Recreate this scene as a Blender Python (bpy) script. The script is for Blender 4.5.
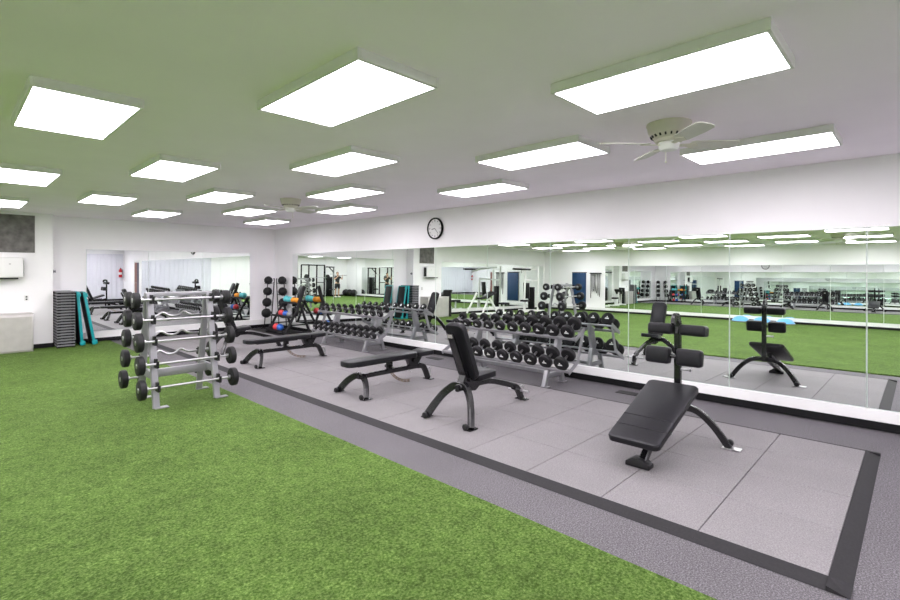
import bpy, bmesh, math, random
from mathutils import Vector, Matrix, Euler
random.seed(4)
PI = math.pi
for o in list(bpy.data.objects): bpy.data.objects.remove(o)
SC = bpy.context.scene
COL = SC.collection
# ------------------------------------------------------------------ camera, light, exposure
cam_d = bpy.data.cameras.new('camera'); cam = bpy.data.objects.new('camera', cam_d); COL.objects.link(cam)
cam_d.sensor_width = 36.0; cam_d.lens = 487.0/900*36; cam_d.shift_y = -30.0/900; cam_d.clip_start = .05
cam.location = (0, 0, 1.65); cam.rotation_euler = (PI/2, 0, -math.radians(46.04))
SC.camera = cam
w = bpy.data.worlds.new('world'); SC.world = w; w.use_nodes = True
w.node_tree.nodes['Background'].inputs[0].default_value = (.9, .95, 1, 1)
w.node_tree.nodes['Background'].inputs[1].default_value = .05
SC.view_settings.view_transform = 'Standard'; SC.view_settings.look = 'None'
SC.view_settings.exposure = 0.0; SC.view_settings.gamma = 1.0; SC.view_settings.use_curve_mapping = False
PANEL_STRENGTH = 16.5
try:
    SC.cycles.max_bounces = 20; SC.cycles.glossy_bounces = 12; SC.cycles.diffuse_bounces = 12
    SC.cycles.sample_clamp_indirect = 12.0
except Exception: pass
XR, XL, YF, YB, H = 6.75, -7.6, 13.67, -3.8, 2.84

# ------------------------------------------------------------------ materials
def mat(name, col, rough=.5, metal=0., noise=0., nscale=20., bump=0., bscale=60., emit=None, spec=None, coat=0., col2=None):
    m = bpy.data.materials.new(name); m.use_nodes = True
    nt = m.node_tree; b = nt.nodes['Principled BSDF']
    b.inputs['Base Color'].default_value = (*col, 1); b.inputs['Roughness'].default_value = rough
    b.inputs['Metallic'].default_value = metal
    if spec is not None: b.inputs['Specular IOR Level'].default_value = spec
    if coat: b.inputs['Coat Weight'].default_value = coat
    tc = nt.nodes.new('ShaderNodeTexCoord')
    if noise or col2:
        n = nt.nodes.new('ShaderNodeTexNoise'); n.inputs['Scale'].default_value = nscale; n.inputs['Detail'].default_value = 4
        nt.links.new(tc.outputs['Object'], n.inputs['Vector'])
        r = nt.nodes.new('ShaderNodeValToRGB')
        a = col2 if col2 else tuple(max(0, c*(1-noise)) for c in col)
        z = col if col2 else tuple(min(1, c*(1+noise)) for c in col)
        r.color_ramp.elements[0].color = (*a, 1); r.color_ramp.elements[1].color = (*z, 1)
        r.color_ramp.elements[0].position = .3; r.color_ramp.elements[1].position = .7
        nt.links.new(n.outputs['Fac'], r.inputs[0]); nt.links.new(r.outputs[0], b.inputs['Base Color'])
    if bump:
        n2 = nt.nodes.new('ShaderNodeTexNoise'); n2.inputs['Scale'].default_value = bscale; n2.inputs['Detail'].default_value = 5
        nt.links.new(tc.outputs['Object'], n2.inputs['Vector'])
        bp = nt.nodes.new('ShaderNodeBump'); bp.inputs['Strength'].default_value = bump; bp.inputs['Distance'].default_value = .01
        nt.links.new(n2.outputs['Fac'], bp.inputs['Height']); nt.links.new(bp.outputs[0], b.inputs['Normal'])
    if emit:
        b.inputs['Emission Color'].default_value = (*emit[0], 1); b.inputs['Emission Strength'].default_value = emit[1]
    return m

M = {}
M['wall'] = mat('wall_paint', (.90, .89, .90), .75, noise=.015, nscale=2, bump=.05, bscale=90)
M['ceiling'] = mat('ceiling_paint', (.95, .88, .965), .85, noise=.03, nscale=1.2, bump=.05, bscale=40)
M['white'] = mat('white_enamel', (.82, .82, .81), .4, noise=.01, nscale=5)
M['trim_black'] = mat('black_baseboard_vinyl', (.006, .006, .007), .6, noise=.1, nscale=8, spec=.2)
M['mirror'] = mat('mirror_glass', (.90, .945, .92), .0, 1.0)
M['mirror_edge'] = mat('mirror_edge', (.62, .72, .66), .3, noise=.02)
M['panel'] = mat('light_diffuser', (1, 1, 1), .6, emit=((1.0, .93, 1.015), PANEL_STRENGTH))
M['frame_white'] = mat('light_housing', (.74, .74, .73), .5, noise=.01)
M['vinyl'] = mat('black_vinyl', (.010, .010, .012), .38, noise=.12, nscale=30, bump=.08, bscale=350, spec=.22)
M['black'] = mat('black_gloss_paint', (.007, .007, .008), .25, noise=.1, nscale=12, coat=.15)
M['edgeworn'] = mat('worn_metal', (.45, .45, .45), .3, .9, noise=.1, nscale=30)
M['rubber'] = mat('black_rubber', (.010, .010, .011), .55, noise=.15, nscale=40, bump=.1, bscale=200, spec=.3)
M['chrome'] = mat('chrome', (.46, .46, .47), .3, 1.0, noise=.02)
M['bronze'] = mat('bronze_steel', (.28, .22, .17), .4, .8, noise=.1)
M['silver'] = mat('silver_rack_paint', (.29, .29, .305), .35, .4, noise=.03, nscale=8)
M['mark'] = mat('white_marking', (.75, .75, .75), .5, noise=.01)
M['steel'] = mat('brushed_stainless', (.52, .50, .48), .42, .55, noise=.06, nscale=6)
M['teal'] = mat('teal_plastic', (.0, .30, .32), .45, noise=.05)
M['tealball'] = mat('teal_rubber', (.10, .52, .55), .5, noise=.06)
M['orange'] = mat('orange_rubber', (.90, .34, .02), .5, noise=.06)
M['red'] = mat('red_rubber', (.66, .05, .06), .5, noise=.06)
M['blue'] = mat('blue_rubber', (.03, .13, .50), .5, noise=.06)
M['greyball'] = mat('grey_rubber', (.35, .36, .38), .5, noise=.06)
M['greystep'] = mat('grey_step_plastic', (.20, .20, .215), .55, noise=.08)
M['cream'] = mat('cream_fan_plastic', (.62, .60, .50), .45, noise=.02)
M['blade'] = mat('fan_blade_laminate', (.60, .59, .54), .5, noise=.03)
M['darkhole'] = mat('dark_slot', (.01, .01, .01), .8, noise=.05)
M['board'] = mat('grey_mottled_board', (.21, .20, .19), .7, col2=(.09, .085, .08), nscale=7, bump=.1, bscale=20)
M['bluemat'] = mat('blue_mat_vinyl', (.004, .035, .11), .5, noise=.06)
M['skyblue'] = mat('light_blue_rubber', (.12, .42, .75), .4, noise=.05)
M['skin'] = mat('skin', (.60, .36, .24), .55, noise=.04)
M['hair'] = mat('brown_hair', (.08, .04, .02), .6, noise=.1)
M['cloth'] = mat('black_cloth', (.015, .015, .018), .8, noise=.1)
M['shoe'] = mat('white_shoe', (.7, .7, .7), .6, noise=.03)
M['redpaint'] = mat('red_extinguisher_paint', (.45, .01, .02), .3, noise=.03)
M['ribbed'] = mat('white_corrugated_metal', (.72, .72, .78), .5, noise=.02)
M['door'] = mat('brown_door', (.22, .09, .06), .5, noise=.1, nscale=5)
M['doorblue'] = mat('slate_door', (.05, .06, .10), .5, noise=.1, nscale=5)

def turf_mat():
    m = bpy.data.materials.new('green_artificial_turf'); m.use_nodes = True
    nt = m.node_tree; L = nt.links; b = nt.nodes['Principled BSDF']; b.inputs['Roughness'].default_value = .75
    b.inputs['Specular IOR Level'].default_value = .06
    tc = nt.nodes.new('ShaderNodeTexCoord')
    def noise(s, d, rough=.6):
        n = nt.nodes.new('ShaderNodeTexNoise'); n.inputs['Scale'].default_value = s; n.inputs['Detail'].default_value = d
        n.inputs['Roughness'].default_value = rough; L.new(tc.outputs['Object'], n.inputs['Vector']); return n
    fine = noise(62, 8, .8); mid = noise(11, 5, .7); big = noise(1.3, 3)
    r = nt.nodes.new('ShaderNodeValToRGB'); e = r.color_ramp.elements
    e[0].position = .36; e[0].color = (.022, .055, .004, 1); e[1].position = .66; e[1].color = (.22, .315, .10, 1)
    k = e.new(.5); k.color = (.082, .146, .029, 1)
    L.new(fine.outputs['Fac'], r.inputs[0])
    def vary(src, fac_src, lo, hi):
        mr = nt.nodes.new('ShaderNodeMapRange'); mr.inputs[1].default_value = .3; mr.inputs[2].default_value = .7
        mr.inputs[3].default_value = lo; mr.inputs[4].default_value = hi
        L.new(fac_src.outputs['Fac'], mr.inputs[0])
        mx = nt.nodes.new('ShaderNodeVectorMath'); mx.operation = 'SCALE'
        L.new(src, mx.inputs[0]); L.new(mr.outputs[0], mx.inputs['Scale']); return mx.outputs[0]
    c = vary(r.outputs[0], mid, .74, 1.26); c = vary(c, big, .85, 1.15)
    L.new(c, b.inputs['Base Color'])
    bp = nt.nodes.new('ShaderNodeBump'); bp.inputs['Strength'].default_value = .9; bp.inputs['Distance'].default_value = .02
    L.new(fine.outputs['Fac'], bp.inputs['Height']); L.new(bp.outputs[0], b.inputs['Normal'])
    return m
M['turf'] = turf_mat()

def speckle_mat(name, base, lo, hi, scale=230, rough=.7):
    m = bpy.data.materials.new(name); m.use_nodes = True
    nt = m.node_tree; L = nt.links; b = nt.nodes['Principled BSDF']; b.inputs['Roughness'].default_value = rough; b.inputs['Specular IOR Level'].default_value = .3
    tc = nt.nodes.new('ShaderNodeTexCoord')
    v = nt.nodes.new('ShaderNodeTexNoise'); v.inputs['Scale'].default_value = scale; v.inputs['Detail'].default_value = 3; v.inputs['Roughness'].default_value = .8
    L.new(tc.outputs['Object'], v.inputs['Vector'])
    r = nt.nodes.new('ShaderNodeValToRGB'); e = r.color_ramp.elements
    e[0].position = .36; e[0].color = (*lo, 1); e[1].position = .66; e[1].color = (*hi, 1); k = e.new(.5); k.color = (*base, 1)
    L.new(v.outputs['Fac'], r.inputs[0])
    n = nt.nodes.new('ShaderNodeTexNoise'); n.inputs['Scale'].default_value = 1.6; n.inputs['Detail'].default_value = 4
    L.new(tc.outputs['Object'], n.inputs['Vector'])
    mr = nt.nodes.new('ShaderNodeMapRange'); mr.inputs[1].default_value = .3; mr.inputs[2].default_value = .7; mr.inputs[3].default_value = .93; mr.inputs[4].default_value = 1.06
    L.new(n.outputs['Fac'], mr.inputs[0])
    mx = nt.nodes.new('ShaderNodeVectorMath'); mx.operation = 'SCALE'
    L.new(r.outputs[0], mx.inputs[0]); L.new(mr.outputs[0], mx.inputs['Scale']); L.new(mx.outputs[0], b.inputs['Base Color'])
    return m
M['floor'] = speckle_mat('grey_speckled_rubber_floor', (.096, .090, .096), (.040, .038, .042), (.21, .20, .215), 105)
M['tile'] = speckle_mat('light_grey_rubber_tile', (.190, .181, .184), (.135, .129, .132), (.25, .238, .242), 110)
M['border'] = mat('dark_rubber_edging', (.020, .0195, .021), .65, noise=.15, nscale=60, spec=.2)

# ------------------------------------------------------------------ mesh builder
class MB:
    def __init__(s): s.bm = bmesh.new(); s.mi = 0
    def _mark(s, faces):
        for f in faces: f.material_index = s.mi
    def _add(s, vs, fs):
        v = [s.bm.verts.new(p) for p in vs]; out = []
        for f in fs:
            try: out.append(s.bm.faces.new([v[i] for i in f]))
            except ValueError: pass
        s._mark(out); return v
    def box(s, c, d, rot=None, bev=0., seg=2):
        t = bmesh.new(); bmesh.ops.create_cube(t, size=1)
        bmesh.ops.scale(t, vec=d, verts=t.verts)
        if bev: bmesh.ops.bevel(t, geom=t.edges[:], offset=bev, segments=seg, affect='EDGES', profile=.5)
        mtx = Matrix.Translation(Vector(c))
        if rot is not None: mtx = mtx @ Euler(rot).to_matrix().to_4x4()
        bmesh.ops.transform(t, matrix=mtx, verts=t.verts); s._merge(t); return s
    def _merge(s, t):
        t.verts.index_update()
        vm = {v.index: s.bm.verts.new(v.co) for v in t.verts}; out = []
        for f in t.faces: out.append(s.bm.faces.new([vm[v.index] for v in f.verts]))
        s._mark(out); t.free()
    def tube(s, pts, r, n=10, cap=True, sec=None, up=(0, 0, 1)):
        """round (r) or sectioned (sec = list of 2D points) sweep along pts"""
        pts = [Vector(p) for p in pts]; up = Vector(up).normalized()
        rs = r if isinstance(r, (list, tuple)) else [r]*len(pts)
        rings = []; prev = None
        for i, p in enumerate(pts):
            if i == 0: t = pts[1]-pts[0]
            elif i == len(pts)-1: t = pts[-1]-pts[-2]
            else: t = (pts[i]-pts[i-1]).normalized() + (pts[i+1]-pts[i]).normalized()
            t.normalize()
            if prev is None:
                a = up.cross(t)
                if a.length < 1e-3: a = Vector((1, 0, 0)).cross(t) if abs(t.x) < .9 else Vector((0, 1, 0)).cross(t)
            else: a = prev - t*prev.dot(t)
            a.normalize(); prev = a; b = t.cross(a)
            if sec: ring = [p + a*q[0] + b*q[1] for q in sec]
            else: ring = [p + (a*math.cos(2*PI*k/n) + b*math.sin(2*PI*k/n))*rs[i] for k in range(n)]
            rings.append([s.bm.verts.new(q) for q in ring])
        m = len(rings[0]); out = []
        for i in range(len(rings)-1):
            for k in range(m):
                out.append(s.bm.faces.new([rings[i][k], rings[i][(k+1) % m], rings[i+1][(k+1) % m], rings[i+1][k]]))
        if cap: out.append(s.bm.faces.new(rings[0][::-1])); out.append(s.bm.faces.new(rings[-1]))
        s._mark(out); return s
    def beam(s, pts, wdt, hgt, up=(0, 0, 1), ch=.15):
        a, b = wdt/2, hgt/2; c = min(wdt, hgt)*ch
        sec = [(a, -b+c), (a, b-c), (a-c, b), (-a+c, b), (-a, b-c), (-a, -b+c), (-a+c, -b), (a-c, -b)]
        return s.tube(pts, 0, sec=sec, up=up)
    def lathe(s, prof, c=(0, 0, 0), axis='z', n=24):
        c = Vector(c); rings = []
        def P(r, z, a):
            x, y = r*math.cos(a), r*math.sin(a)
            return c + (Vector((x, y, z)) if axis == 'z' else Vector((z, x, y)) if axis == 'x' else Vector((y, z, x)))
        for r, z in prof:
            if r < 1e-5: rings.append([s.bm.verts.new(P(0, z, 0))])
            else: rings.append([s.bm.verts.new(P(r, z, 2*PI*k/n)) for k in range(n)])
        out = []
        for A, B in zip(rings, rings[1:]):
            for k in range(n):
                k2 = (k+1) % n
                if len(A) == 1 and len(B) == 1: continue
                if len(A) == 1: out.append(s.bm.faces.new([A[0], B[k2], B[k]]))
                elif len(B) == 1: out.append(s.bm.faces.new([A[k], A[k2], B[0]]))
                else: out.append(s.bm.faces.new([A[k], A[k2], B[k2], B[k]]))
        s._mark(out); return s
    def sphere(s, c, r, n=16, sc=(1, 1, 1)):
        t = bmesh.new(); bmesh.ops.create_uvsphere(t, u_segments=n, v_segments=max(6, n*2//3), radius=r)
        bmesh.ops.scale(t, vec=sc, verts=t.verts); bmesh.ops.translate(t, vec=c, verts=t.verts); s._merge(t); return s
    def prism(s, poly, a0, a1, axis='y', bev=0.):
        """poly 2D; extruded along axis from a0 to a1"""
        t = bmesh.new()
        def P(p, a):
            return {'y': (p[0], a, p[1]), 'x': (a, p[0], p[1]), 'z': (p[0], p[1], a)}[axis]
        A = [t.verts.new(P(p, a0)) for p in poly]; B = [t.verts.new(P(p, a1)) for p in poly]; n = len(poly)
        t.faces.new(A); t.faces.new(B[::-1])
        for i in range(n): t.faces.new([A[i], B[i], B[(i+1) % n], A[(i+1) % n]][::-1])
        bmesh.ops.recalc_face_normals(t, faces=t.faces)
        if bev: bmesh.ops.bevel(t, geom=t.edges[:], offset=bev, segments=2, affect='EDGES', profile=.5)
        s._merge(t); return s
    def xf(s, mtx): bmesh.ops.transform(s.bm, matrix=mtx, verts=s.bm.verts); return s
    def build(s, name, mats, parent=None, smooth=35):
        bmesh.ops.recalc_face_normals(s.bm, faces=s.bm.faces)
        me = bpy.data.meshes.new(name); s.bm.to_mesh(me); s.bm.free()
        for m_ in (mats if isinstance(mats, (list, tuple)) else [mats]): me.materials.append(m_)
        if smooth:
            for p in me.polygons: p.use_smooth = True
            me.set_sharp_from_angle(angle=math.radians(smooth))
        o = bpy.data.objects.new(name, me); COL.objects.link(o)
        if parent: o.parent = parent
        return o

def tag(o, label=None, cat=None, group=None, kind=None):
    if label: o['label'] = label
    if cat: o['category'] = cat
    if group: o['group'] = group
    if kind: o['kind'] = kind
    return o
def thing(name, label, cat, loc=(0, 0, 0), rz=0, group=None):
    o = bpy.data.objects.new(name, None); COL.objects.link(o); o.empty_display_size = .1
    o.location = loc; o.rotation_euler = (0, 0, rz); return tag(o, label, cat, group)
def kids(o): return [c for c in COL.objects if c.parent == o]
def copy_tree(o, loc=None, rz=None, label=None, group=None, parent=None, children=None):
    c = o.copy(); COL.objects.link(c)
    if parent: c.parent = parent
    if loc is not None: c.location = loc
    if rz is not None: c.rotation_euler = (0, 0, rz)
    if label: c['label'] = label
    if group: c['group'] = group
    for ch in (o.children if children is None else children): copy_tree(ch, parent=c)
    return c
def struct(name, mb, m): return tag(mb.build(name, m), kind='structure')
def arc(c, r, a0, a1, n, f): return [f(c[0]+r*math.cos(a0+(a1-a0)*i/n), c[1]+r*math.sin(a0+(a1-a0)*i/n)) for i in range(n+1)]
def smooth_path(pts, n=6):
    P = [Vector(p) for p in pts]; out = []
    for i in range(len(P)-1):
        p0 = P[max(0, i-1)]; p1 = P[i]; p2 = P[i+1]; p3 = P[min(len(P)-1, i+2)]
        for k in range(n):
            t = k/n
            out.append(.5*((2*p1)+(-p0+p2)*t+(2*p0-5*p1+4*p2-p3)*t*t+(-p0+3*p1-3*p2+p3)*t**3))
    out.append(P[-1]); return out

# ------------------------------------------------------------------ room
struct('floor', MB().box(((XL+XR)/2, (YB+YF)/2, -.06), (XR-XL+.4, YF-YB+.4, .1)), M['floor'])
struct('ceiling', MB().box(((XL+XR)/2, (YB+YF)/2, H+.05), (XR-XL+.4, YF-YB+.4, .1)), M['ceiling'])
struct('wall_right', MB().box((XR+.1, (YB+YF)/2, H/2-.02), (.2, YF-YB+.4, H+.04)), M['wall'])
struct('wall_left', MB().box((XL-.1, (YB+YF)/2, H/2-.02), (.2, YF-YB+.4, H+.04)), M['wall'])
struct('wall_far', MB().box(((XL+XR)/2, YF+.1, H/2-.02), (XR-XL, .2, H+.04)), M['wall'])
struct('wall_back', MB().box(((XL+XR)/2, YB-.1, H/2-.02), (XR-XL, .2, H+.04)), M['wall'])
struct('wall_pier', MB().box(((.15+1.6)/2, (13.3+YF)/2, H/2-.02), (1.45, YF-13.3, H+.04)), M['wall'])
PX0 = 2.665
t_ = MB().prism([(XL, YB), (PX0, YB), (PX0, YF), (1.6, YF), (1.6, 13.3), (.15, 13.3), (.15, YF), (XL, YF)], -.012, .012, axis='z')
turf = tag(t_.build('artificial_turf', M['turf'], smooth=0), 'bright green artificial turf covering the left side of the gym floor', 'turf', kind='stuff')
# platform of rubber tiles (one structure of the floor)
mb = MB(); ty = .35; Y1 = 13.1; x0, x1 = 3.27, 5.77; nx = 4
while ty < Y1:
    for i in range(nx):
        w_ = (x1-x0)/nx
        mb.box((x0+w_*(i+.5), ty+.325, .008), (w_-.004, .645, .018), bev=.003, seg=1)
    ty += .65
struct('floor_tiles', mb, M['tile'])
mb = MB()
mb.prism([(3.16, -.008), (3.27, .019), (3.27, -.008)], .25, 13.35)
mb.box((5.785, 6.8, .005), (.03, 13.1, .022))
mb.prism([(.25, -.008), (.35, .019), (.35, -.008)], 3.16, 5.8, axis='x')
mb.box((4.5, 6.8, .0), (2.6, 13.0, .004))
mb.box((4.5, 13.33, .0), (2.6, .12, .03))
struct('floor_edging', mb, M['border'])
# baseboards: black vinyl with white band below the mirrors
def base(name, c, d): struct('baseboard_'+name, MB().box(c, d), M['trim_black'])
base('right', (XR-.035, (0+YF)/2-.2, .04), (.07, YF+.4, .085))
base('right_back', (XR-.02, -2.6, .05), (.04, 2.2, .1))
base('far', ((1.6+XR)/2, YF-.035, .045), (XR-1.6, .07, .09))
base('far_left', ((XL+.15)/2, YF-.035, .045), (.15-XL, .07, .09))
base('left', (XL+.035, (YB+YF)/2, .045), (.07, YF-YB, .09))
base('back', ((XL+XR)/2, YB+.02, .05), (XR-XL, .04, .1))
base('pier', (.875, 13.29, .05), (1.45, .03, .1)); base('pier_side', (1.605, 13.48, .05), (.02, .36, .1))
def trim(n, c, d, m='white'): struct('trim_%d' % n, MB().box(c, d, bev=.004, seg=1), M[m])
trim(1, (XR-.03, (0+YF)/2-.2, .14), (.058, YF+.4, .12))
trim(2, ((1.6+XR)/2, YF-.03, .16), (XR-1.6, .058, .15))
trim(3, ((XL+.15)/2, YF-.03, .14), (.15-XL, .058, .12))
trim(4, (XL+.03, 6, .14), (.058, 15, .12))
# ribbed metal cladding on the back wall
poly = []; x = 2.2
while x < 6.7:
    poly += [(x, YB+.005), (x+.02, YB+.03), (x+.12, YB+.03), (x+.14, YB+.005)]; x += .24
poly += [(6.72, YB+.004), (6.72, YB-.01), (2.2, YB-.01)]
struct('trim_5', MB().prism(poly, .1, 2.5, axis='z'), M['ribbed'])
# door in the right wall behind the camera
mb = MB(); 
for y in (-.62, -1.58): mb.box((XR-.02, y, 1.03), (.06, .08, 2.06), bev=.005)
mb.box((XR-.02, -1.1, 2.1), (.06, 1.04, .08), bev=.005)
d = struct('door_1', mb, M['white'])
MB().box((XR-.012, -1.33, 1.02), (.02, .42, 2.0)).build('door_panel', M['door'], d)
MB().box((XR-.012, -.89, 1.02), (.018, .44, 2.0)).build('door_panel', M['doorblue'], d)
MB().tube([(XR-.03, -1.15, 1.0), (XR-.07, -1.15, 1.0), (XR-.07, -1.27, 1.0)], .01).build('door_handle', M['chrome'], d)

# ------------------------------------------------------------------ mirrors
TILT = .010
def mirror(name_y0, y1, z0, z1, wall, label, group, tilt=0.):
    y0 = name_y0; g = .005; wd = y1-y0-g; h = z1-z0; ctr = (y0+y1)/2
    rx = {'R': (XR-.010-h*tilt, ctr, (z0+z1)/2), 'L': (XL+.012, ctr, (z0+z1)/2), 'F': (ctr, YF-.012, (z0+z1)/2)}[wall]
    root = thing('wall_mirror', label, 'mirror', (rx[0], rx[1], z0), 0, group)
    if wall in 'RL':
        sx = -1 if wall == 'R' else 1
        gl = MB().box((sx*.0035, 0, h/2), (.001, wd-.008, h-.008)); bk = MB().box((0, 0, h/2), (.006, wd, h))
    else:
        gl = MB().box((0, -.0035, h/2), (wd-.008, .001, h-.008)); bk = MB().box((0, 0, h/2), (wd, .006, h))
    gl.build('glass', M['mirror'], root, smooth=0); bk.build('backing', M['mirror_edge'], root, smooth=0)
    if wall == 'R': root.rotation_euler = (0, tilt, 0)
    return root
ORD = ['first', 'second', 'third', 'fourth', 'fifth', 'sixth', 'seventh', 'eighth', 'ninth', 'tenth', 'eleventh', 'twelfth']
ys = [12.6, 10.9, 9.56, 8.22, 6.88, 5.56, 4.26, 2.97, 1.69, .40, -.30]
for i in range(len(ys)-1):
    mirror(ys[i+1], ys[i], .205, 2.10, 'R', 'tall frameless mirror panel on the right wall, %s from the far corner' % ORD[i], 'right wall mirror panels', TILT)
for i, (a, b) in enumerate([(2.23, 3.48), (3.48, 4.72), (4.72, 6.0)]):
    mirror(a, b, .24, 2.12, 'F', 'frameless mirror panel on the far wall, ' + ['beside the teal steps', 'middle one of three', 'beside the medicine ball tree'][i], 'far wall mirror panels')
for i in range(5):
    mirror(XL+.15+i*1.47, XL+.15+(i+1)*1.47, .21, 2.12, 'F', 'mirror panel left of the pier, seen only in the right wall mirrors', 'mirror panels left of the pier')
for i in range(9):
    mirror(-1.9+i*1.366, -1.9+(i+1)*1.366, .21, 2.12, 'L', 'mirror panel on the left wall, seen only as a reflection', 'left wall mirror panels')

# ------------------------------------------------------------------ ceiling lights
def make_light():
    r = thing('ceiling_light', 'x', 'ceiling light', (0, 0, H))
    mb = MB()
    for s in (-1, 1):
        mb.box((s*.293, 0, -.032), (.022, 1.20, .064), bev=.003, seg=1); mb.box((0, s*.589, -.032), (.566, .022, .064), bev=.003, seg=1)
    mb.box((0, 0, -.006), (.58, 1.18, .01))
    mb.build('housing', M['frame_white'], r)
    MB().box((0, 0, -.056), (.563, 1.155, .012)).build('diffuser', M['panel'], r, smooth=0)
    return r
L0 = make_light(); used = False
names = {}
vis = {(0, 1): 'narrow-looking ceiling light panel beyond the near ceiling fan', (0, 2): 'ceiling light panel right of the wall clock',
       (0, 3): 'ceiling light panel right of the far ceiling fan, nearest the right wall', (0, 4): 'farthest ceiling light panel, near the corner above the medicine ball tree',
       (1, 1): 'ceiling light panel left of the near ceiling fan', (1, 2): 'ceiling light panel above and right of the far ceiling fan', (1, 3): 'ceiling light panel left of the far ceiling fan',
       (2, 1): 'largest ceiling light panel at upper right', (2, 2): 'ceiling light panel behind the big centre one', (2, 3): 'ceiling light panel middle of the left group, right of the square one',
       (2, 4): 'small far ceiling light panel above the far wall mirrors', (3, 1): 'large ceiling light panel at top centre', (3, 2): 'ceiling light panel behind and right of the big left one',
       (3, 3): 'ceiling light panel above the teal steps', (4, 2): 'large ceiling light panel at upper left', (4, 3): 'ceiling light panel cut by the left picture edge',
       (4, 4): 'small ceiling light panel above the grey board on the pier'}
evenY = [-2.3, 1.1, 4.5, 7.9, 11.2]; oddY = [-.65, 2.75, 6.2, 9.5]
for i in range(11):
    x = 5.32-1.165*i
    for j, y in enumerate(evenY if i % 2 == 0 else oddY):
        lab = vis.get((i, j), 'ceiling light panel outside the frame, seen only in the mirrors')
        if not used: L0.location = (x, y, H); L0['label'] = lab; L0['group'] = 'ceiling light panels'; used = True
        else: copy_tree(L0, (x, y, H), 0, lab, 'ceiling light panels')

# ------------------------------------------------------------------ ceiling fans
def make_fan(label, loc, ang):
    r = thing('ceiling_fan', label, 'ceiling fan', loc, ang, 'ceiling fans')
    MB().lathe([(0, 0), (.17, 0), (.172, -.012), (.165, -.02), (.16, -.06), (.145, -.09), (.11, -.125), (.115, -.13), (.1, -.15), (0, -.15)], n=36).build('housing', M['cream'], r)
    mb = MB()
    for k in range(20):
        a = 2*PI*k/20; mb.box((.133*math.cos(a), .133*math.sin(a), -.104), (.012, .012, .022), rot=(0, .7, a))
    mb.build('vent_slots', M['darkhole'], r)
    MB().lathe([(0, -.15), (.075, -.15), (.082, -.165), (.075, -.20), (.06, -.215), (0, -.22)], n=28).build('hub', M['white'], r)
    for k in range(4):
        a = 2*PI*k/4
        m3 = Matrix.Rotation(a, 4, 'Z') @ Matrix.Translation((0, 0, -.165)) @ Matrix.Rotation(math.radians(-12), 4, 'X')
        pl = [(.17, -.045), (.2, -.06), (.42, -.072), (.53, -.07), (.56, -.05), (.57, 0), (.56, .05), (.53, .07), (.42, .072), (.2, .06), (.17, .045)]
        b = MB().prism(pl, -.004, .004, axis='z').xf(m3).build('blade', M['blade'], r)
        MB().prism([(.06, -.015), (.14, -.02), (.2, -.045), (.24, 0), (.2, .045), (.14, .02), (.06, .015)], -.012, -.005, axis='z').xf(m3).build('blade_bracket', M['cream'], b)
    MB().tube([(.05, .0, -.2), (.05, 0, -.3)], .003, n=6).sphere((.05, 0, -.3), .008, 8).build('pull_chain', M['cream'], r)
    return r
make_fan('cream low-profile ceiling fan near the camera, beyond the largest light panel', (4.09, 1.47, H), math.radians(46))
make_fan('cream low-profile ceiling fan farther off, among the rear light panels', (4.03, 7.6, H), math.radians(20))
make_fan('ceiling fan over the turf, seen only in the mirrors', (-3.4, 1.6, H), math.radians(33))
make_fan('ceiling fan over the far turf, seen only in the mirrors', (-3.4, 7.8, H), math.radians(50))

# ------------------------------------------------------------------ clock
r = thing('wall_clock', 'round white wall clock with black rim high on the right wall', 'clock', (XR, 6.89, 2.47))
MB().lathe([(0, 0), (.2, 0), (.215, -.01), (.215, -.045), (.205, -.055), (.19, -.05), (.185, -.03), (.0, -.03)], axis='x', n=40).build('rim', M['trim_black'], r)
MB().lathe([(0, -.034), (.187, -.034), (.187, -.03)], axis='x', n=40).build('face', M['mark'], r)
mb = MB()
for k in range(12):
    a = 2*PI*k/12; mb.box((-.036, .155*math.sin(a), .155*math.cos(a)), (.003, .012, .035 if k % 3 == 0 else .022), rot=(-a, 0, 0))
mb.build('hour_marks', M['trim_black'], r)
mb = MB(); 
for a, l, w_ in ((math.radians(100), .09, .012), (math.radians(222), .14, .008)):
    mb.box((-.039, l/2*math.sin(a), l/2*math.cos(a)), (.002, w_, l), rot=(-a, 0, 0))
mb.build('hands', M['trim_black'], r)

# ------------------------------------------------------------------ pier fittings
tag(MB().box((.94, 13.286, 2.395), (.72, .025, .77), bev=.004, seg=1).build('notice_board', M['board']), 'dark grey mottled panel mounted high on the white pier', 'panel')
r = thing('towel_dispenser', 'white wall-mounted dispenser with black slot above the steel cabinet', 'dispenser', (.8, 13.3, 1.47))
MB().box((0, -.11, .23), (.62, .22, .42), bev=.035, seg=3).build('body', M['white'], r)
MB().box((-.02, -.12, .012), (.5, .17, .03), bev=.008).build('slot', M['trim_black'], r)
MB().box((.302, -.11, .22), (.03, .15, .34), bev=.012, seg=2).build('end_panel', M['black'], r)
MB().box((.1, -.222, .30), (.03, .004, .02)).build('lock', M['edgeworn'], r)
r = thing('steel_cabinet', 'low stainless steel cabinet against the white pier at the left edge', 'cabinet', (.695, 13.08, .012))
MB().box((0, .0, .375), (1.09, .42, .75), bev=.006).build('body', M['steel'], r)
MB().box((0, .0, .757), (1.1, .43, .016), bev=.003, seg=1).build('top', M['steel'], r)
MB().box((-.27, -.213, .37), (.5, .01, .68), bev=.003, seg=1).build('door', M['steel'], r)
MB().box((.27, -.213, .37), (.5, .01, .68), bev=.003, seg=1).build('door', M['steel'], r)
r = thing('wall_outlet', 'small white outlet plate on the pier above the steel cabinet', 'outlet', (1.17, 13.3, 1.07))
MB().box((0, -.004, 0), (.075, .012, .12), bev=.003, seg=1).build('plate', M['white'], r)
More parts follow.
